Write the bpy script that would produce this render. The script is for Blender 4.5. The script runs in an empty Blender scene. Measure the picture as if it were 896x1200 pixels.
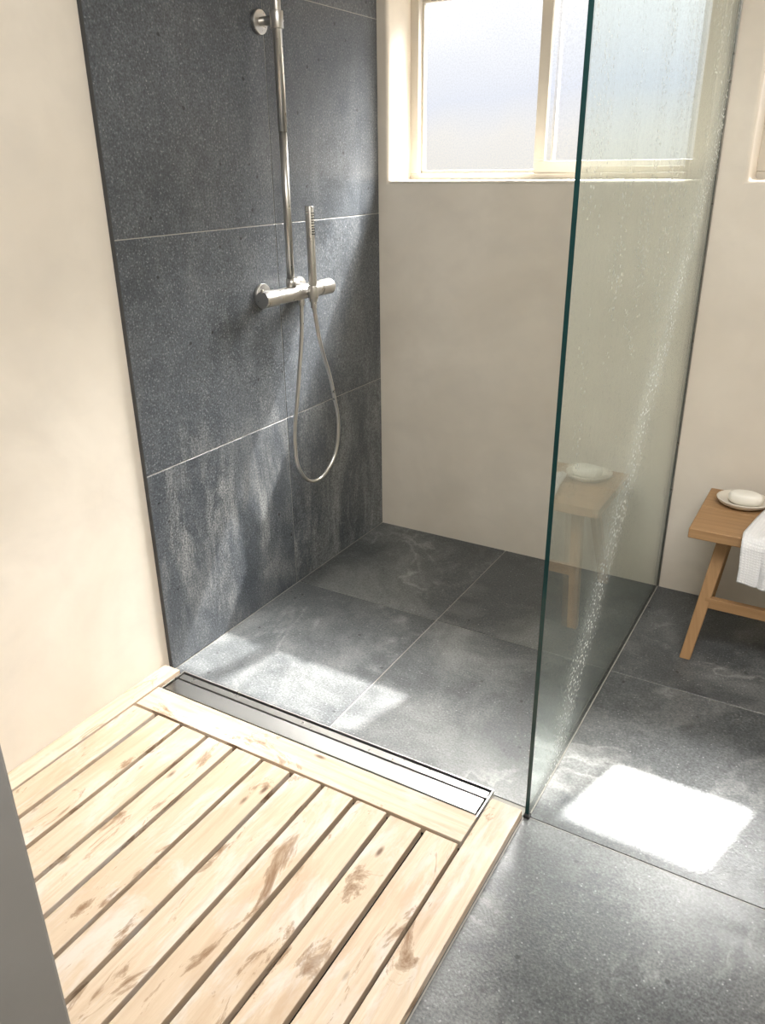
import bpy, bmesh, math, random
from mathutils import Vector, Matrix, noise
random.seed(4)
S=bpy.context.scene
COL=S.collection
S.view_settings.view_transform='Standard'

# ------------------------------------------------------------------ node helpers
def new_mat(name):
    m=bpy.data.materials.new(name); m.use_nodes=True
    nt=m.node_tree; nt.nodes.clear()
    out=nt.nodes.new('ShaderNodeOutputMaterial')
    return m,nt,out
def N(nt,t,**kw):
    n=nt.nodes.new(t)
    for k,v in kw.items(): setattr(n,k,v)
    return n
def L(nt,a,b): nt.links.new(a,b)
def ramp(nt,fac,stops,interp='LINEAR'):
    r=nt.nodes.new('ShaderNodeValToRGB'); r.color_ramp.interpolation=interp
    el=r.color_ramp.elements
    while len(el)<len(stops): el.new(0.5)
    for e,(p,c) in zip(el,stops):
        e.position=p; e.color=(c,c,c,1) if not isinstance(c,tuple) else (c+(1,) if len(c)==3 else c)
    L(nt,fac,r.inputs['Fac']); return r.outputs['Color']
def mix(nt,fac,a,b,mode='MIX'):
    m=nt.nodes.new('ShaderNodeMix'); m.data_type='RGBA'; m.blend_type=mode
    for sock,v in ((m.inputs[0],fac),(m.inputs[6],a),(m.inputs[7],b)):
        if isinstance(v,bpy.types.NodeSocket): L(nt,v,sock)
        else: sock.default_value=v if not isinstance(v,tuple) else (v+(1,) if len(v)==3 else v)
    return m.outputs[2]
def math_(nt,op,a,b=0.0,clamp=False):
    m=nt.nodes.new('ShaderNodeMath'); m.operation=op; m.use_clamp=clamp
    for s,v in ((m.inputs[0],a),(m.inputs[1],b)):
        if isinstance(v,bpy.types.NodeSocket): L(nt,v,s)
        else: s.default_value=v
    return m.outputs[0]
def noise_(nt,vec,scale,detail=4,rough=.55,dist=0.0):
    n=N(nt,'ShaderNodeTexNoise'); n.inputs['Scale'].default_value=scale
    n.inputs['Detail'].default_value=detail; n.inputs['Roughness'].default_value=rough
    n.inputs['Distortion'].default_value=dist
    L(nt,vec,n.inputs['Vector']); return n.outputs['Fac']
def mapping(nt,vec,scale=(1,1,1),rot=(0,0,0),loc=(0,0,0)):
    m=N(nt,'ShaderNodeMapping'); m.inputs['Scale'].default_value=scale
    m.inputs['Rotation'].default_value=rot; m.inputs['Location'].default_value=loc
    L(nt,vec,m.inputs['Vector']); return m.outputs['Vector']
def bump(nt,h,strength,dist=.01,normal=None):
    b=N(nt,'ShaderNodeBump'); b.inputs['Strength'].default_value=strength; b.inputs['Distance'].default_value=dist
    L(nt,h,b.inputs['Height'])
    if normal: L(nt,normal,b.inputs['Normal'])
    return b.outputs['Normal']
def principled(nt,out,col,rough=.5,metal=0,normal=None,spec=.5):
    p=N(nt,'ShaderNodeBsdfPrincipled')
    for s,v in ((p.inputs['Base Color'],col),(p.inputs['Roughness'],rough),(p.inputs['Metallic'],metal),(p.inputs['Specular IOR Level'],spec)):
        if isinstance(v,bpy.types.NodeSocket): L(nt,v,s)
        else: s.default_value=v if not isinstance(v,tuple) else v+(1,)
    if normal: L(nt,normal,p.inputs['Normal'])
    L(nt,p.outputs[0],out.inputs[0]); return p

# ------------------------------------------------------------------ materials
def slate(name,wall):
    m,nt,out=new_mat(name)
    tc=N(nt,'ShaderNodeTexCoord').outputs['Object']
    at=N(nt,'ShaderNodeAttribute',attribute_name='rnd')
    off=N(nt,'ShaderNodeVectorMath',operation='MULTIPLY_ADD')
    L(nt,at.outputs['Color'],off.inputs[0]); off.inputs[1].default_value=(7,7,7); L(nt,tc,off.inputs[2])
    v=off.outputs[0]
    big=noise_(nt,v,2.4,3,.55)
    med=noise_(nt,v,17,5,.7)
    fine=noise_(nt,v,170,2,.6)
    if wall: d,l,h2=(.050,.058,.069),(.090,.101,.115),(.140,.152,.165)
    else: d,l,h2=(.054,.060,.064),(.092,.099,.102),(.155,.162,.163)
    base=mix(nt,ramp(nt,big,[(.3,0.),(.7,1.)]),d,l)
    base=mix(nt,math_(nt,'MULTIPLY',ramp(nt,med,[(.4,0.),(.72,1.)]),.55),base,h2)
    base=mix(nt,ramp(nt,fine,[(.36,.6),(.54,0.)]),base,(.022,.025,.029))
    base=mix(nt,ramp(nt,fine,[(.60,0.),(.72,.6 if wall else .38)]),base,(.29,.30,.305))
    vo=N(nt,'ShaderNodeTexVoronoi'); vo.inputs['Scale'].default_value=95; L(nt,v,vo.inputs['Vector'])
    sc=N(nt,'ShaderNodeSeparateColor'); L(nt,vo.outputs['Color'],sc.inputs[0])
    fl=math_(nt,'MULTIPLY',ramp(nt,vo.outputs['Distance'],[(.10,1.),(.26,0.)]),ramp(nt,sc.outputs['Red'],[(.74,0.),(1.,.7)]))
    base=mix(nt,fl,base,(.45,.46,.46))
    v2=N(nt,'ShaderNodeTexVoronoi'); v2.inputs['Scale'].default_value=30; L(nt,v,v2.inputs['Vector'])
    s2=N(nt,'ShaderNodeSeparateColor'); L(nt,v2.outputs['Color'],s2.inputs[0])
    pit=math_(nt,'MULTIPLY',ramp(nt,math_(nt,'ADD',v2.outputs['Distance'],math_(nt,'MULTIPLY',fine,.12)),[(.18,1.),(.26,0.)]),ramp(nt,s2.outputs['Green'],[(.90,0.),(.94,.9)]))
    base=mix(nt,pit,base,(.008,.009,.010))
    if wall:
        st=noise_(nt,mapping(nt,v,(1,3.6,.95)),2.0,6,.74,.6)
        cl=noise_(nt,v,2.6,4,.6,.3)
        low=N(nt,'ShaderNodeSeparateXYZ'); L(nt,tc,low.inputs[0])
        lowm=ramp(nt,math_(nt,'MULTIPLY',low.outputs['Z'],.45),[(.0,1.),(.24,.8),(.40,.3),(.7,.10)])
        haze=math_(nt,'MULTIPLY',math_(nt,'MULTIPLY',ramp(nt,st,[(.44,0.),(.60,1.)]),ramp(nt,cl,[(.38,.25),(.55,1.)])),lowm)
        haze=math_(nt,'MULTIPLY',math_(nt,'MULTIPLY',haze,.8),ramp(nt,fine,[(.38,.3),(.6,1.)]))
    else:
        ve=noise_(nt,v,1.1,5,.58,.9)
        vein=ramp(nt,ve,[(.478,0.),(.5,1.),(.508,0.)])
        cl=noise_(nt,v,2.1,6,.64,.5)
        haze=math_(nt,'ADD',math_(nt,'MULTIPLY',math_(nt,'MULTIPLY',vein,ramp(nt,cl,[(.44,0.),(.56,1.)])),.50),math_(nt,'MULTIPLY',ramp(nt,cl,[(.45,0.),(.66,1.)]),.50))
        haze=math_(nt,'MULTIPLY',haze,ramp(nt,fine,[(.35,.6),(.6,1.)]))
    base=mix(nt,haze,base,(.36,.365,.355))
    rr=ramp(nt,med,[(.3,.30),(.7,.50)])
    n=bump(nt,mix(nt,.6,med,fine),.4,.003)
    principled(nt,out,base,rr,0,n,.6)
    return m
M_slate_w=slate('slate_wall',True)
M_slate_f=slate('slate_floor',False)

def simple(name,col,rough=.5,metal=0,nscale=0,nstr=.0,var=.0,spec=.5):
    m,nt,out=new_mat(name)
    tc=N(nt,'ShaderNodeTexCoord').outputs['Object']
    n=None;c=col
    f=noise_(nt,tc,nscale or 20,2)
    if var: c=mix(nt,f,tuple(x*(1-var) for x in col),tuple(min(1,x*(1+var)) for x in col))
    if nstr: n=bump(nt,f,nstr,.002)
    principled(nt,out,c,rough,metal,n,spec); return m
M_grout=simple('grout',(.38,.365,.33),.85,0,60,.2,.15)
M_edge_trim=simple('tile_edge',(.06,.063,.066),.6,0,40,.1,.2)
def plaster(name,tint):
    m,nt,out=new_mat(name)
    tc=N(nt,'ShaderNodeTexCoord').outputs['Object']
    a=noise_(nt,tc,1.7,4,.6,.4); b=noise_(nt,mapping(nt,tc,(1,1,1.3),(0,.4,.2)),5,4,.58,.3)
    d=tuple(x*k for x,k in zip(tint,(.88,.86,.83))); l=tuple(min(1,x*1.06) for x in tint)
    c=mix(nt,ramp(nt,a,[(.3,0.),(.7,1.)]),d,l)
    c=mix(nt,math_(nt,'MULTIPLY',ramp(nt,b,[(.42,0.),(.70,1.)]),.38),c,tuple(x*.82 for x in tint))
    n=bump(nt,b,.15,.012)
    principled(nt,out,c,.55,0,n,.35); return m
M_plaster=plaster('tadelakt_plaster',(.785,.722,.632))
M_part=plaster('plaster_shade',(.25,.245,.238))  # same plaster darkened, the near wall's shade is put into the tint
M_ceil=simple('ceiling_paint',(.82,.81,.79),.8,0,30,.05,.03)

def wood(name,light,dark,stain=True):
    m,nt,out=new_mat(name)
    uv=N(nt,'ShaderNodeUVMap',uv_map='UVMap').outputs['UV']
    at=N(nt,'ShaderNodeAttribute',attribute_name='rnd')
    sep=N(nt,'ShaderNodeSeparateColor'); L(nt,at.outputs['Color'],sep.inputs[0])
    g1=noise_(nt,mapping(nt,uv,(2.2,38,1)),1.6,4,.6,.5)
    g2=noise_(nt,mapping(nt,uv,(9,260,1)),1.0,2,.6)
    vw=mapping(nt,uv,(.55,9,1))
    w=N(nt,'ShaderNodeTexWave',wave_type='BANDS',bands_direction='Y'); w.inputs['Scale'].default_value=1.1
    w.inputs['Distortion'].default_value=7; w.inputs['Detail'].default_value=2; w.inputs['Detail Scale'].default_value=.8
    L(nt,vw,w.inputs['Vector'])
    gk=.38 if stain else .5
    c=mix(nt,ramp(nt,g1,[(.3,0.),(.72,1.)]),light,tuple(a*(1-gk)+b*gk for a,b in zip(light,dark)))
    c=mix(nt,math_(nt,'MULTIPLY',ramp(nt,w.outputs['Fac'],[(.62,0.),(.95,1.)]),.26 if stain else .32),c,dark)
    c=mix(nt,math_(nt,'MULTIPLY',ramp(nt,g2,[(.5,0.),(.75,1.)]),.32),c,dark)
    c=mix(nt,math_(nt,'MULTIPLY',sep.outputs['Red'],.7),c,tuple(x*y for x,y in zip(light,(.76,.72,.67))),'MIX')
    if stain:
        # weathered: pale chalky wear, warm tannin blotches, dark water stains
        p=noise_(nt,mapping(nt,uv,(2.4,8,1),(0,0,0),(4.3,2.1,0)),1.5,5,.7,.5)
        c=mix(nt,math_(nt,'MULTIPLY',ramp(nt,p,[(.50,0.),(.62,1.)]),.55),c,(.60,.575,.54))
        s1=noise_(nt,mapping(nt,uv,(1.8,8,1),(0,0,0),(1.3,7.7,0)),1.3,5,.65,.6)
        c=mix(nt,math_(nt,'MULTIPLY',ramp(nt,s1,[(.52,0.),(.66,1.)]),.55),c,(.42,.295,.19))
        s=noise_(nt,mapping(nt,uv,(3.4,9,1)),1.15,6,.70,1.1)
        sm=ramp(nt,s,[(.575,0.),(.61,.5),(.69,.95)])
        c=mix(nt,sm,c,(.20,.115,.06))
    vo=N(nt,'ShaderNodeTexVoronoi'); vo.inputs['Scale'].default_value=1; L(nt,mapping(nt,uv,(4.0,11,1)),vo.inputs['Vector'])
    c=mix(nt,math_(nt,'MULTIPLY',ramp(nt,vo.outputs['Distance'],[(.03,1.),(.06,.5),(.09,0.)]),.85),c,(.10,.05,.025))
    n=bump(nt,mix(nt,.5,g2,g1),.35,.003)
    principled(nt,out,c,.55,0,n,.35); return m
M_deck=wood('cedar_deck_wood',(.655,.54,.415),(.36,.255,.17))
M_bench=wood('oak_bench_wood',(.47,.285,.14),(.22,.12,.055),False)
M_under=simple('under_shade_black',(.006,.005,.004),.9,0,20,.1,.2)  # near-black, the shade below the slats is put into the colour

def steel(name,col=(.62,.60,.57),rough=.30):
    m,nt,out=new_mat(name)
    tc=N(nt,'ShaderNodeTexCoord').outputs['Object']
    f=noise_(nt,tc,40,2)
    r=ramp(nt,f,[(.3,rough*.9),(.7,rough*1.1)])
    principled(nt,out,col,r,1); return m
M_steel=steel('brushed_steel')
M_steel_p=steel('drain_cover_steel',(.46,.45,.43),.24)
M_steel_d=steel('drain_steel',(.34,.33,.31),.30)
M_black=simple('black_seal',(.012,.012,.012),.6,0,30,.05,.1)
M_vinyl=simple('window_frame_vinyl',(.54,.50,.43),.45,0,20,.02,.03)
M_soapd=simple('ceramic_dish',(.70,.65,.56),.3,0,40,.05,.04)
M_soap=simple('soap',(.88,.85,.77),.45,0,15,.08,.03)

def towel_mat():
    m,nt,out=new_mat('waffle_towel')
    uv=N(nt,'ShaderNodeTexCoord').outputs['UV']
    vo=N(nt,'ShaderNodeTexVoronoi',distance='CHEBYCHEV'); vo.inputs['Scale'].default_value=48; vo.inputs['Randomness'].default_value=.15
    L(nt,uv,vo.inputs['Vector'])
    n=bump(nt,vo.outputs['Distance'],.7,.004)
    c=mix(nt,vo.outputs['Distance'],(.88,.88,.88),(.74,.74,.76))
    principled(nt,out,c,.9,0,n,.2); return m
M_towel=towel_mat()

def frosted(name,trans,E):  # daylight behind the pane painted in as emission with a height gradient
    m,nt,out=new_mat(name)
    tc=N(nt,'ShaderNodeTexCoord').outputs['Object']
    s=N(nt,'ShaderNodeSeparateXYZ'); L(nt,tc,s.inputs[0])
    soft=noise_(nt,tc,2.0,2,.5,.2)
    grain=noise_(nt,tc,170,2,.7)
    z=math_(nt,'ADD',math_(nt,'MULTIPLY',math_(nt,'SUBTRACT',s.outputs['Z'],1.45),1.4),math_(nt,'MULTIPLY',math_(nt,'SUBTRACT',soft,.5),.4))
    col=ramp(nt,z,[(.0,(.80,.74,.62)),(.20,(.88,.83,.74)),(.40,(.74,.78,.89)),(.60,(.90,.92,.98)),(.8,(1.1,1.1,1.1))])
    col=mix(nt,ramp(nt,grain,[(.4,0.),(.7,.45)]),col,(.54,.55,.56))
    em=N(nt,'ShaderNodeEmission'); L(nt,col,em.inputs[0]); em.inputs[1].default_value=E
    tr=N(nt,'ShaderNodeBsdfTransparent')
    msk=noise_(nt,tc,3.2,1,.5,.2)
    t=ramp(nt,msk,[(.36,trans*.8),(.52,trans),(.66,trans*1.2)])
    mx=N(nt,'ShaderNodeMixShader'); L(nt,t,mx.inputs[0]); L(nt,em.outputs[0],mx.inputs[1]); L(nt,tr.outputs[0],mx.inputs[2])
    L(nt,mx.outputs[0],out.inputs[0]); return m
M_frost_glow=frosted('frosted_glass_glow',.40,1.15)
M_frost_glow2=frosted('frosted_glass_glow_dense',.10,1.15)  # same glowing pane, transmission lowered to hold back the sun
def clear_glass(name,tint,spots=False):
    m,nt,out=new_mat(name)
    tr=N(nt,'ShaderNodeBsdfTransparent'); tr.inputs[0].default_value=tint+(1,)
    gl=N(nt,'ShaderNodeBsdfGlossy'); gl.inputs['Roughness'].default_value=.0; gl.inputs['Color'].default_value=(.95,1,.98,1)
    fr=N(nt,'ShaderNodeFresnel')
    geo=N(nt,'ShaderNodeNewGeometry')
    ior=math_(nt,'ADD',math_(nt,'MULTIPLY',geo.outputs['Backfacing'],-(1.52-1/1.52)),1.52)
    L(nt,ior,fr.inputs['IOR'])
    mx=N(nt,'ShaderNodeMixShader'); L(nt,fr.outputs[0],mx.inputs[0]); L(nt,tr.outputs[0],mx.inputs[1]); L(nt,gl.outputs[0],mx.inputs[2])
    last=mx.outputs[0]
    if spots:
        tc=N(nt,'ShaderNodeTexCoord').outputs['Object']
        s=N(nt,'ShaderNodeSeparateXYZ'); L(nt,tc,s.inputs[0])
        vo=N(nt,'ShaderNodeTexVoronoi'); vo.inputs['Scale'].default_value=85; L(nt,tc,vo.inputs['Vector'])
        sc=N(nt,'ShaderNodeSeparateColor'); L(nt,vo.outputs['Color'],sc.inputs[0])
        d=math_(nt,'MULTIPLY',ramp(nt,vo.outputs['Distance'],[(.20,1.),(.36,0.)]),ramp(nt,sc.outputs['Red'],[(.45,0.),(.7,1.)]))
        run=noise_(nt,mapping(nt,tc,(1,9,1.3)),1.0,4,.65,.5)
        wob=noise_(nt,tc,9,3,.6)
        # dried splash band from the shower spray leaning along the sheet, and drip trails
        yy=math_(nt,'ADD',math_(nt,'ADD',s.outputs['Y'],math_(nt,'MULTIPLY',s.outputs['Z'],-.75)),math_(nt,'MULTIPLY',math_(nt,'SUBTRACT',wob,.5),.16))
        zone=math_(nt,'ABSOLUTE',math_(nt,'ADD',yy,1.22))
        zn=ramp(nt,zone,[(.0,1.),(.05,.75),(.11,.22),(.4,.07)])
        top=ramp(nt,math_(nt,'MULTIPLY',s.outputs['Z'],.5),[(.3,.05),(.62,.5),(.8,.7)])
        tr2=math_(nt,'MULTIPLY',ramp(nt,run,[(.48,0.),(.62,1.)]),top)
        drop=math_(nt,'MULTIPLY',d,math_(nt,'MAXIMUM',zn,tr2))
        haze=math_(nt,'MULTIPLY',math_(nt,'ADD',math_(nt,'MULTIPLY',zn,math_(nt,'MULTIPLY',wob,1.6)),math_(nt,'MULTIPLY',tr2,.6)),.18)
        f=math_(nt,'ADD',math_(nt,'MULTIPLY',drop,.85),math_(nt,'ADD',haze,.03),True)
        df=N(nt,'ShaderNodeBsdfDiffuse'); df.inputs[0].default_value=(.93,.96,.93,1)
        tl=N(nt,'ShaderNodeBsdfTranslucent'); tl.inputs[0].default_value=(.93,.96,.93,1)
        a=N(nt,'ShaderNodeMixShader'); a.inputs[0].default_value=.6; L(nt,df.outputs[0],a.inputs[1]); L(nt,tl.outputs[0],a.inputs[2])
        b=N(nt,'ShaderNodeMixShader'); L(nt,f,b.inputs[0]); L(nt,last,b.inputs[1]); L(nt,a.outputs[0],b.inputs[2]); last=b.outputs[0]
    L(nt,last,out.inputs[0]); return m
M_clear=clear_glass('clear_window_glass',(.97,.98,.98))
M_screen=clear_glass('shower_screen_glass',(.915,.945,.93),True)
M_edge=simple('glass_edge_green',(.005,.034,.034),.12,0,30,0,.25,.5)

# ------------------------------------------------------------------ geometry helpers
def finish(bm,name,mats,parent=None,smooth=False,bevel=0,segs=2,angle=35):
    me=bpy.data.meshes.new(name); bm.to_mesh(me); bm.free()
    for m in (mats if isinstance(mats,(list,tuple)) else [mats]): me.materials.append(m)
    if smooth:
        for p in me.polygons: p.use_smooth=True
    ob=bpy.data.objects.new(name,me); COL.objects.link(ob)
    if bevel:
        b=ob.modifiers.new('bev','BEVEL'); b.width=bevel; b.segments=segs; b.limit_method='ANGLE'; b.angle_limit=math.radians(angle)
    if parent: ob.parent=parent
    return ob
def empty(name):
    e=bpy.data.objects.new(name,None); e.empty_display_size=.1; COL.objects.link(e); return e
def add_box(bm,lo,hi,mi=0,rnd=None,axis=None):
    cl=bm.loops.layers.float_color.get('rnd') or bm.loops.layers.float_color.new('rnd')
    uv=bm.loops.layers.uv.get('UVMap') or bm.loops.layers.uv.new('UVMap')
    x0,y0,z0=lo;x1,y1,z1=hi
    vs=[bm.verts.new(c) for c in ((x0,y0,z0),(x1,y0,z0),(x1,y1,z0),(x0,y1,z0),(x0,y0,z1),(x1,y0,z1),(x1,y1,z1),(x0,y1,z1))]
    fs=[(0,3,2,1),(4,5,6,7),(0,1,5,4),(1,2,6,5),(2,3,7,6),(3,0,4,7)]
    r=rnd or (0,0,0)
    for f in fs:
        fc=bm.faces.new([vs[i] for i in f]); fc.material_index=mi
        fc.normal_update()
        for lp in fc.loops:
            lp[cl]=(r[0],r[1],r[2],1)
            c=lp.vert.co
            if axis is None: lp[uv].uv=(c.x,c.y)
            else:
                oth=[i for i in range(3) if i!=axis]
                n=fc.normal
                k=oth[0] if abs(n[oth[0]])<abs(n[oth[1]]) else oth[1]
                lp[uv].uv=(c[axis]+r[1]*23, c[k]+r[2]*17)
    return vs
def cyl(bm,p0,p1,r0,r1=None,seg=32,mi=0):
    p0=Vector(p0);p1=Vector(p1);r1=r0 if r1 is None else r1
    d=(p1-p0); q=d.to_track_quat('Z','Y')
    a=[];b=[]
    for i in range(seg):
        t=2*math.pi*i/seg; v=Vector((math.cos(t),math.sin(t),0))
        a.append(bm.verts.new(p0+q@(v*r0))); b.append(bm.verts.new(p1+q@(v*r1)))
    for i in range(seg):
        j=(i+1)%seg; f=bm.faces.new((a[i],a[j],b[j],b[i])); f.smooth=True; f.material_index=mi
    f=bm.faces.new(a[::-1]); f.material_index=mi
    f=bm.faces.new(b); f.material_index=mi
def lathe(bm,prof,c,seg=48,sx=1,sy=1):
    rings=[]
    for r,h in prof:
        rings.append([bm.verts.new((c[0]+r*sx*math.cos(2*math.pi*i/seg),c[1]+r*sy*math.sin(2*math.pi*i/seg),c[2]+h)) for i in range(seg)])
    for a,b in zip(rings,rings[1:]):
        for i in range(seg):
            j=(i+1)%seg; f=bm.faces.new((a[i],a[j],b[j],b[i])); f.smooth=True
    bm.faces.new(rings[0][::-1]).smooth=True; bm.faces.new(rings[-1]).smooth=True
def grid_wall(name,us,vs,holes,place,thick,mat,bev=.012):
    bm=bmesh.new(); V={}
    for i,u in enumerate(us):
        for j,v in enumerate(vs): V[i,j]=bm.verts.new(place(u,v))
    for i in range(len(us)-1):
        for j in range(len(vs)-1):
            cu=(us[i]+us[i+1])/2; cv=(vs[j]+vs[j+1])/2
            if any(a<cu<b and c<cv<d for a,b,c,d in holes): continue
            bm.faces.new((V[i,j],V[i+1,j],V[i+1,j+1],V[i,j+1]))
    for v in [v for v in bm.verts if not v.link_faces]: bm.verts.remove(v)
    geom=bmesh.ops.extrude_face_region(bm,geom=list(bm.faces))
    for v in [g for g in geom['geom'] if isinstance(g,bmesh.types.BMVert)]: v.co+=Vector(thick)
    bmesh.ops.recalc_face_normals(bm,faces=bm.faces)
    return finish(bm,name,mat,bevel=bev,segs=4,angle=60)

R=lambda:(random.random(),random.random(),random.random())
# ------------------------------------------------------------------ room shell
W1=(.046,1.190,1.446,2.10)   # window 1 opening in the far wall (x0,x1,z0,z1)
W2=(1.325,2.15,1.446,2.10)
grid_wall('wall_back',[-.25,W1[0],W1[1],W2[0],W2[1],3.15],[-.06,1.446,2.10,2.62],[W1,W2],lambda u,v:(u,0,v),(0,.26,0),M_plaster,.014)
bm=bmesh.new(); add_box(bm,(-.20,-4.4,-.06),(-.014,0,2.62)); finish(bm,'wall_left',M_plaster)
bm=bmesh.new(); add_box(bm,(3.0,-4.4,-.06),(3.15,0,2.62)); finish(bm,'wall_right',M_plaster)
bm=bmesh.new(); add_box(bm,(-.2,-4.5,-.06),(3.15,-4.4,2.62)); finish(bm,'wall_rear',M_plaster)
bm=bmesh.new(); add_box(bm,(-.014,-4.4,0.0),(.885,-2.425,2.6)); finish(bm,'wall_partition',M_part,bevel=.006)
bm=bmesh.new(); add_box(bm,(-.2,-4.5,2.60),(3.15,.26,2.75)); finish(bm,'ceiling',M_ceil)

# floor: grout bed + individual slate tiles
bm=bmesh.new()
add_box(bm,(-.014,-4.4,-.05),(3.0,0,-.0025),1)
xs=[0,.604,1.222,1.826,2.43,3.0]; ys=[0,-.648,-1.375,-2.03,-2.69,-3.35,-4.0,-4.4]
g=.0020
for i in range(len(xs)-1):
    for j in range(len(ys)-1):
        y1=ys[j]; y0=ys[j+1]
        if i<2 and j==1: y0=-1.350    # stops at the linear drain
        add_box(bm,(xs[i]+g,y0+g,-.02),(xs[i+1]-g,y1-g,0),0,R())
finish(bm,'floor',[M_slate_f,M_grout],bevel=.0008,segs=1)

# slate cladding on the shower wall
bm=bmesh.new()
add_box(bm,(-.013,-1.344,0),(-.0015,0,2.6),1)
zs=[0,.672,1.330,1.985,2.6]; yw=[0,-.664,-1.345]
for i in range(2):
    for j in range(4):
        add_box(bm,(-.012,yw[i+1]+(.0013 if i==0 else 0),zs[j]+.0013),(0.0,yw[i]-.0013,zs[j+1]-.0013),0,R())
finish(bm,'slate_wall_panel',[M_slate_w,M_grout],bevel=.0008,segs=1)
bm=bmesh.new(); add_box(bm,(-.0135,-1.3475,0.0),(.0004,-1.3455,2.6)); finish(bm,'trim_1',M_edge_trim)

# ------------------------------------------------------------------ windows
def window(name,W,y,panes):
    x0,x1,z0,z1=W
    root=empty(name)
    bm=bmesh.new(); f=.034
    add_box(bm,(x0-.002,y,z0-.002),(x1+.002,y+.06,z0+f*.72)); add_box(bm,(x0-.002,y,z1-f),(x1+.002,y+.06,z1+.002))
    add_box(bm,(x0-.002,y,z0+f*.72),(x0+f,y+.06,z1-f)); add_box(bm,(x1-f,y,z0+f*.72),(x1+.002,y+.06,z1-f))
    finish(bm,'window_frame',M_vinyl,root,bevel=.003)
    for k,(a,b,m,dy,rw) in enumerate(panes):
        bm=bmesh.new(); lo=z0+f*.72; hi=z1-f; yy=y+dy
        add_box(bm,(a,yy,lo),(b,yy+.024,lo+rw)); add_box(bm,(a,yy,hi-rw),(b,yy+.024,hi))
        add_box(bm,(a,yy,lo+rw),(a+rw,yy+.024,hi-rw)); add_box(bm,(b-rw,yy,lo+rw),(b,yy+.024,hi-rw))
        finish(bm,'sash_%d'%(k+1),M_vinyl,root,bevel=.002)
        bm=bmesh.new(); vs=[bm.verts.new(c) for c in ((a+rw-.003,yy+.012,lo+rw-.003),(b-rw+.003,yy+.012,lo+rw-.003),(b-rw+.003,yy+.012,hi-rw+.003),(a+rw-.003,yy+.012,hi-rw+.003))]
        bm.faces.new(vs); finish(bm,'pane_%d'%(k+1),m,root)
    return root
window('window_1',W1,.17,[(W1[0]+.03,.625,M_frost_glow,.030,.012),(.560,W1[1]-.030,M_frost_glow,.004,.040)])
window('window_2',W2,.17,[(W2[0]+.03,1.76,M_frost_glow2,.030,.020),(1.728,W2[1]-.030,M_clear,.004,.028)])
bm=bmesh.new(); add_box(bm,(W1[0]+.002,-.004,1.438),(W1[1]-.002,.17,1.4485)); finish(bm,'trim_2',M_plaster,bevel=.004,segs=3)

# ------------------------------------------------------------------ glass shower screen
root=empty('glass_shower_screen')
bm=bmesh.new()
gx0,gx1=1.224,1.234
add_box(bm,(gx0,-1.378,.006),(gx1,-.004,2.12))
for f in bm.faces:
    f.normal_update()
    f.material_index=0 if abs(f.normal.x)>.5 else 1
finish(bm,'glass_sheet',[M_screen,M_edge],root)
bm=bmesh.new(); add_box(bm,(gx0-.004,-.012,0.0),(gx0,-.0005,2.12)); add_box(bm,(gx1,-.012,0.0),(gx1+.004,-.0005,2.12)); finish(bm,'wall_channel',M_steel_d,root,bevel=.001)
bm=bmesh.new(); add_box(bm,(gx0-.003,-1.372,0.0002),(gx1+.002,-.012,.006)); finish(bm,'floor_channel',M_grout,root,bevel=.001)
bm=bmesh.new(); add_box(bm,(gx0-.002,-1.386,0.0002),(gx1+.004,-1.370,.010)); finish(bm,'end_seal',M_black,root,bevel=.002)

# ------------------------------------------------------------------ linear drain
root=empty('linear_drain')
dx0,dx1,dy0,dy1=.057,1.130,-1.462,-1.353
bm=bmesh.new(); t=.004
zb,zt=.001,.021
add_box(bm,(dx0,dy0,zb),(dx1,dy0+t,zt)); add_box(bm,(dx0,dy1-t,zb),(dx1,dy1,zt))
add_box(bm,(dx0,dy0+t,zb),(dx0+t,dy1-t,zt)); add_box(bm,(dx1-t,dy0+t,zb),(dx1,dy1-t,zt))
finish(bm,'channel_frame',M_steel,root,bevel=.0006,segs=1)
bm=bmesh.new(); add_box(bm,(dx0+t,dy0+t,zb),(dx1-t,dy1-t,.004)); finish(bm,'channel_well',M_black,root)
bm=bmesh.new(); add_box(bm,(dx0+.010,dy0+.012,.004),(dx1-.010,dy1-.040,.0185)); finish(bm,'cover_plate',M_steel_p,root,bevel=.0015)
bm=bmesh.new(); add_box(bm,(dx0+.008,dy1-.034,.004),(dx1-.008,dy1-.010,.0175)); finish(bm,'cover_strip',M_steel_d,root,bevel=.001)

# ------------------------------------------------------------------ wooden duckboard
root=empty('wooden_duckboard')
zt=.030; z0=.005; gp=.0064
bm=bmesh.new()
yfar=-1.565; ynear=-2.325
add_box(bm,(-.012,ynear-.09,z0),(.052,-1.366,zt),0,R(),1)
add_box(bm,(1.136+gp/2,ynear-.09,z0),(1.221,-1.392,zt),0,R(),1)
add_box(bm,(.052+gp,yfar+gp,z0),(1.136-gp/2,-1.465,zt),0,R(),0)
add_box(bm,(.052+gp,ynear-.09,z0),(1.136-gp/2,ynear-gp,zt),0,R(),0)
finish(bm,'frame_boards',M_deck,root,bevel=.0015,segs=2)
bm=bmesh.new()
n=11; pitch=(1.136-.052)/n
for k in range(n):
    a=.052+pitch*k+gp; b=.052+pitch*(k+1)-gp
    add_box(bm,(a,ynear,z0),(b,yfar-random.uniform(0,.004),zt-random.uniform(0,.0012)),0,R(),1)
finish(bm,'slats',M_deck,root,bevel=.0015,segs=2)
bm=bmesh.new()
add_box(bm,(-.01,ynear-.085,.0003),(1.215,-1.468,z0+.0005))  # dark sheet on the floor that paints the shade seen through the gaps
finish(bm,'under_shade_sheet',M_under,root)

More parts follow.
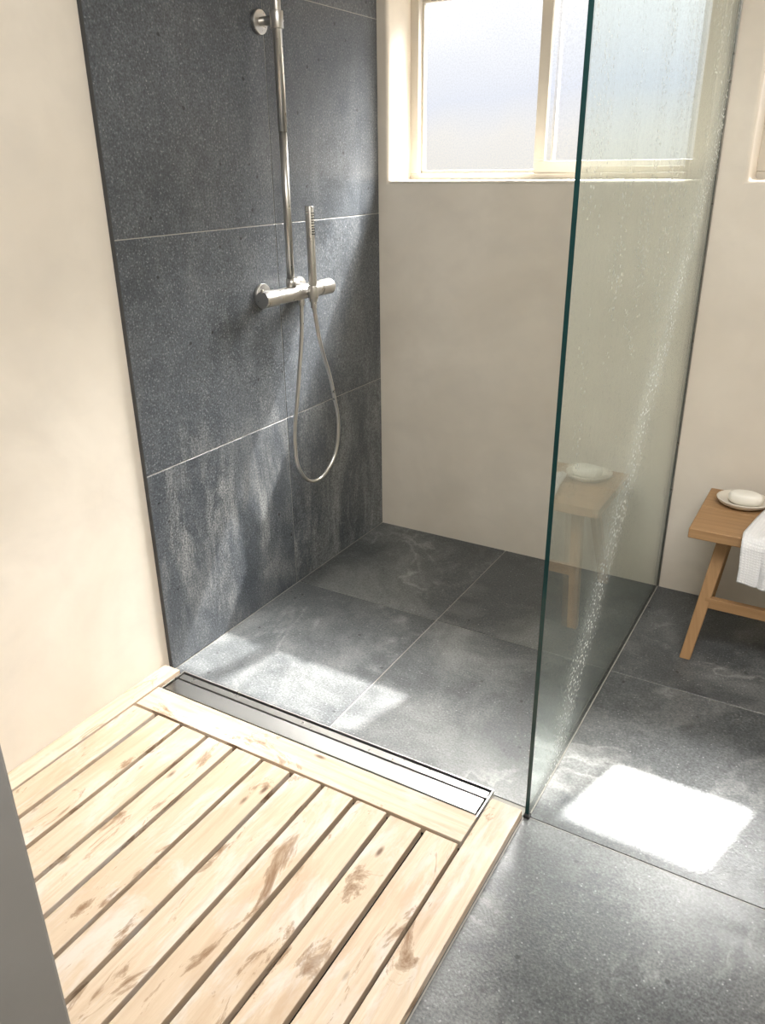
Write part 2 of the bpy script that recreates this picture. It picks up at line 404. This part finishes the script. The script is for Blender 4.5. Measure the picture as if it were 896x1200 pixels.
# ------------------------------------------------------------------ shower fixture
root=empty('shower_fixture')
BX=.072; RY=-.692
bm=bmesh.new()
cyl(bm,(BX,RY,1.135),(BX,RY,1.62),.0125); cyl(bm,(BX,RY,1.60),(BX,RY,2.28),.0140)
cyl(bm,(BX,RY,1.135),(BX,RY,1.165),.0165)
finish(bm,'riser_rail',M_steel,root)
bm=bmesh.new()
cyl(bm,(0.0008,RY,1.895),(.014,RY,1.895),.033,seg=48); cyl(bm,(.012,RY,1.895),(BX,RY,1.895),.0125)
cyl(bm,(BX,RY,1.872),(BX,RY,1.918),.0195); cyl(bm,(BX,RY+.012,1.895),(BX,RY+.028,1.895),.006)
finish(bm,'rail_bracket',M_steel,root,bevel=.0015)
bm=bmesh.new()
cyl(bm,(BX,RY,2.268),(.42,RY,2.268),.0125); cyl(bm,(.42,RY,2.275),(.42,RY,2.235),.014)
cyl(bm,(.42,RY,2.236),(.42,RY,2.224),.12,seg=64)
finish(bm,'rain_head',M_steel,root,bevel=.001)
bm=bmesh.new()
MZ=1.115
cyl(bm,(BX,-.848,MZ),(BX,-.775,MZ),.0265,seg=48); cyl(bm,(BX,-.773,MZ),(BX,-.538,MZ),.0245,seg=48); cyl(bm,(BX,-.536,MZ),(BX,-.468,MZ),.0265,seg=48)
cyl(bm,(BX,-.775,MZ),(BX,-.536,MZ),.0225,seg=32)
finish(bm,'mixer_bar',M_steel,root,bevel=.002,segs=3)
bm=bmesh.new()
for y in (-.762,-.560):
    cyl(bm,(.0008,y,MZ),(.012,y,MZ),.038,seg=48); cyl(bm,(.010,y,MZ),(BX-.01,y,MZ),.018)
cyl(bm,(BX,-.845,MZ+.020),(BX,-.845,MZ+.034),.004)
finish(bm,'wall_flanges',M_steel,root,bevel=.0015)
HX,HY=.118,-.634
bm=bmesh.new()
cyl(bm,(BX+.015,HY+.002,MZ),(HX,HY,MZ),.010); cyl(bm,(HX,HY,MZ-.018),(HX,HY,MZ+.022),.0175)
cyl(bm,(BX,-.640,MZ-.020),(BX,-.640,MZ-.044),.0105)
finish(bm,'handset_holder',M_steel,root,bevel=.0015)
bm=bmesh.new()
cyl(bm,(HX,HY,MZ-.030),(HX-.004,HY+.004,1.385),.0135,.0140); cyl(bm,(HX,HY,MZ-.052),(HX,HY,MZ-.028),.0095)
finish(bm,'hand_shower',M_steel,root,bevel=.002,segs=3)
bm=bmesh.new()
for i in range(9):
    for s in (-1,0,1):
        z=1.30+i*.008; cyl(bm,(HX+.009,HY+s*.005,z),(HX+.0138,HY+s*.005,z),.0014,seg=8)
finish(bm,'spray_nozzles',M_black,root)
cu=bpy.data.curves.new('hose','CURVE'); cu.dimensions='3D'; cu.bevel_depth=.0068; cu.bevel_resolution=6; cu.resolution_u=24
pts=[(BX,-.640,1.075),(.072,-.648,.98),(.070,-.685,.78),(.066,-.712,.60),(.068,-.690,.485),(.076,-.620,.428),(.086,-.530,.462),(.094,-.482,.56),(.104,-.520,.76),(.114,-.602,.95),(HX,HY,1.07)]
sp=cu.splines.new('BEZIER'); sp.bezier_points.add(len(pts)-1)
for p,c in zip(sp.bezier_points,pts): p.co=c; p.handle_left_type=p.handle_right_type='AUTO'
cu.materials.append(M_steel)
ho=bpy.data.objects.new('hose',cu); COL.objects.link(ho); ho.parent=root

# ------------------------------------------------------------------ bench
root=empty('wooden_bench')
bx0,bx1,by0,by1,bz=1.375,1.96,-.455,-.070,.460
bm=bmesh.new(); th=.034; ym=(by0+by1)/2
add_box(bm,(bx0,by0,bz-th),(bx1,ym-.0015,bz),0,R(),0); add_box(bm,(bx0,ym+.0015,bz-th),(bx1,by1,bz),0,R(),0)
finish(bm,'seat',M_bench,root,bevel=.004,segs=3)
def leg(name,top,bot,w=.040,d=.032):
    bm=bmesh.new()
    cl=bm.loops.layers.float_color.new('rnd'); uv=bm.loops.layers.uv.new('UVMap'); r=R()
    q=[]
    for (x,y,z),s in ((bot,.85),(top,1.)):
        q.append([bm.verts.new((x+a*w/2*s,y+b*d/2*s,z)) for a,b in ((-1,-1),(1,-1),(1,1),(-1,1))])
    fs=[bm.faces.new(q[0][::-1]),bm.faces.new(q[1])]
    for i in range(4): fs.append(bm.faces.new((q[0][i],q[0][(i+1)%4],q[1][(i+1)%4],q[1][i])))
    for f in fs:
        for lp in f.loops:
            lp[cl]=(r[0],r[1],r[2],1); c=lp.vert.co; lp[uv].uv=(c.z+r[1]*9,c.x+c.y+r[2]*5)
    return finish(bm,name,M_bench,root,bevel=.003)
k=1
for (tx,bxx) in ((1.475,1.425),(1.86,1.91)):
    for (ty,byy) in ((-.345,-.452),(-.18,-.073)):
        leg('leg_%d'%k,(tx,ty,bz-th),(bxx,byy,0.0)); k+=1
bm=bmesh.new()
add_box(bm,(1.450,-.405-.011,.178),(1.885,-.405+.011,.214),0,R(),0)
finish(bm,'stretcher',M_bench,root,bevel=.002)

# soap dish and soap
c=(1.492,-.185,bz)
bm=bmesh.new()
lathe(bm,[(.040,.0005),(.055,.001),(.074,.010),(.082,.021),(.083,.0245),(.080,.0255),(.074,.020),(.060,.0085),(.030,.006),(.004,.0055)],c,sx=1,sy=.92)
finish(bm,'soap_dish',M_soapd,smooth=True)
bm=bmesh.new()
prof=[]
for i in range(13):
    t=-math.pi/2+math.pi*i/12
    prof.append((.014+.030*abs(math.cos(t))**.5, .0215+.0205*math.sin(t)))
lathe(bm,prof,(c[0]+.006,c[1]-.004,c[2]+.0065),sx=1.22,sy=.80)
finish(bm,'soap_bar',M_soap,smooth=True)

# towel draped over the seat and its front edge
bm=bmesh.new(); uvl=bm.loops.layers.uv.new('UVMap')
nu,nv=60,70; Vg={}
def towel_pt(s,u):
    flat=.235; y_back=-.215
    off=.006; rad=.018
    if s<flat: y=y_back-s*(1.0+.02*u); z=bz+off
    else:
        e=s-flat; arc=rad*math.pi/2
        if e<arc:
            a=e/rad; y=(y_back-flat)-.006-rad*math.sin(a); z=bz+off-rad*(1-math.cos(a))
        else:
            y=(y_back-flat)-.006-rad-.004; z=bz+off-rad-(e-arc)
    x=1.530+u*.35 + (.035*(1-min(1,s/flat)))*(1-u) 
    fold=.007*math.sin(u*19+.5)+.004*math.sin(u*37+s*6)
    w=noise.noise(Vector((u*5,s*8,1.3)))*.006
    if s<flat: z+=abs(fold)*.8+abs(w)
    else:
        k=min(1,(s-flat)/.1); y-=abs(fold)*1.6*k+abs(w)*1.0; x+=.01*k*math.sin(u*8+1)
    return (x,y,z)
for i in range(nu+1):
    for j in range(nv+1):
        u=i/nu; s=j/nv*(.235+.145+.010*math.sin(u*9))
        Vg[i,j]=bm.verts.new(towel_pt(s,u))
for i in range(nu):
    for j in range(nv):
        f=bm.faces.new((Vg[i,j],Vg[i,j+1],Vg[i+1,j+1],Vg[i+1,j])); f.smooth=True
        for lp,(a,b) in zip(f.loops,((i,j),(i,j+1),(i+1,j+1),(i+1,j))): lp[uvl].uv=(a/nu*.9,b/nv)
tw=finish(bm,'towel',M_towel)
so=tw.modifiers.new('th','SOLIDIFY'); so.thickness=.005; so.offset=1

# ------------------------------------------------------------------ light
w=bpy.data.worlds.new('World'); S.world=w; w.use_nodes=True
bg=w.node_tree.nodes['Background']; bg.inputs[0].default_value=(.95,.965,1,1); bg.inputs[1].default_value=.92
SD=Vector((-.30,-1,-1.33))
def sun(name,e,ang,col):
    sd=bpy.data.lights.new(name,'SUN'); sd.energy=e; sd.angle=math.radians(ang); sd.color=col
    o=bpy.data.objects.new(name,sd); COL.objects.link(o)
    o.rotation_euler=SD.to_track_quat('-Z','Y').to_euler()
sun('sun',46,1.0,(1,.97,.92))
sun('sun_soft_fill',24,15,(1,.98,.95))  # added second sun with a wide angle, broadens the light through the panes
def area(name,loc,rot,sx,sy,e,col,spread=180):
    d=bpy.data.lights.new(name,'AREA'); d.shape='RECTANGLE'; d.size=sx; d.size_y=sy; d.energy=e; d.color=col; d.spread=math.radians(spread)
    o=bpy.data.objects.new(name,d); COL.objects.link(o); o.location=loc; o.rotation_euler=rot; return o
area('room_fill',(1.9,-2.3,2.58),(0,0,0),1.4,1.4,68,(1,.985,.96))  # added unseen area lamp that fills the room with light
# added area lamp outside, imitating sunlight scattered by the shower window's frosted pane
area('scatter_fill',(.70,.48,2.02),SD.to_track_quat('-Z','Y').to_euler(),1.1,.55,140,(1,.985,.95),66)

# ------------------------------------------------------------------ camera (solved from the room's vanishing geometry)
f,a,t,ro=933.7379,.5370,.4096,-.0121
F=Vector((-math.sin(a)*math.cos(t),math.cos(a)*math.cos(t),-math.sin(t)))
R0=Vector((math.cos(a),math.sin(a),0)); U0=R0.cross(F)
R2=R0*math.cos(ro)+U0*math.sin(ro); U2=U0*math.cos(ro)-R0*math.sin(ro)
cd=bpy.data.cameras.new('camera'); cam=bpy.data.objects.new('camera',cd); COL.objects.link(cam)
M=Matrix((R2,U2,-F)).transposed().to_4x4(); M.translation=Vector((1.7073,-2.8689,1.5)); cam.matrix_world=M
cd.sensor_fit='VERTICAL'; cd.sensor_height=24; cd.lens=24*f/1200; cd.clip_start=.02
S.camera=cam
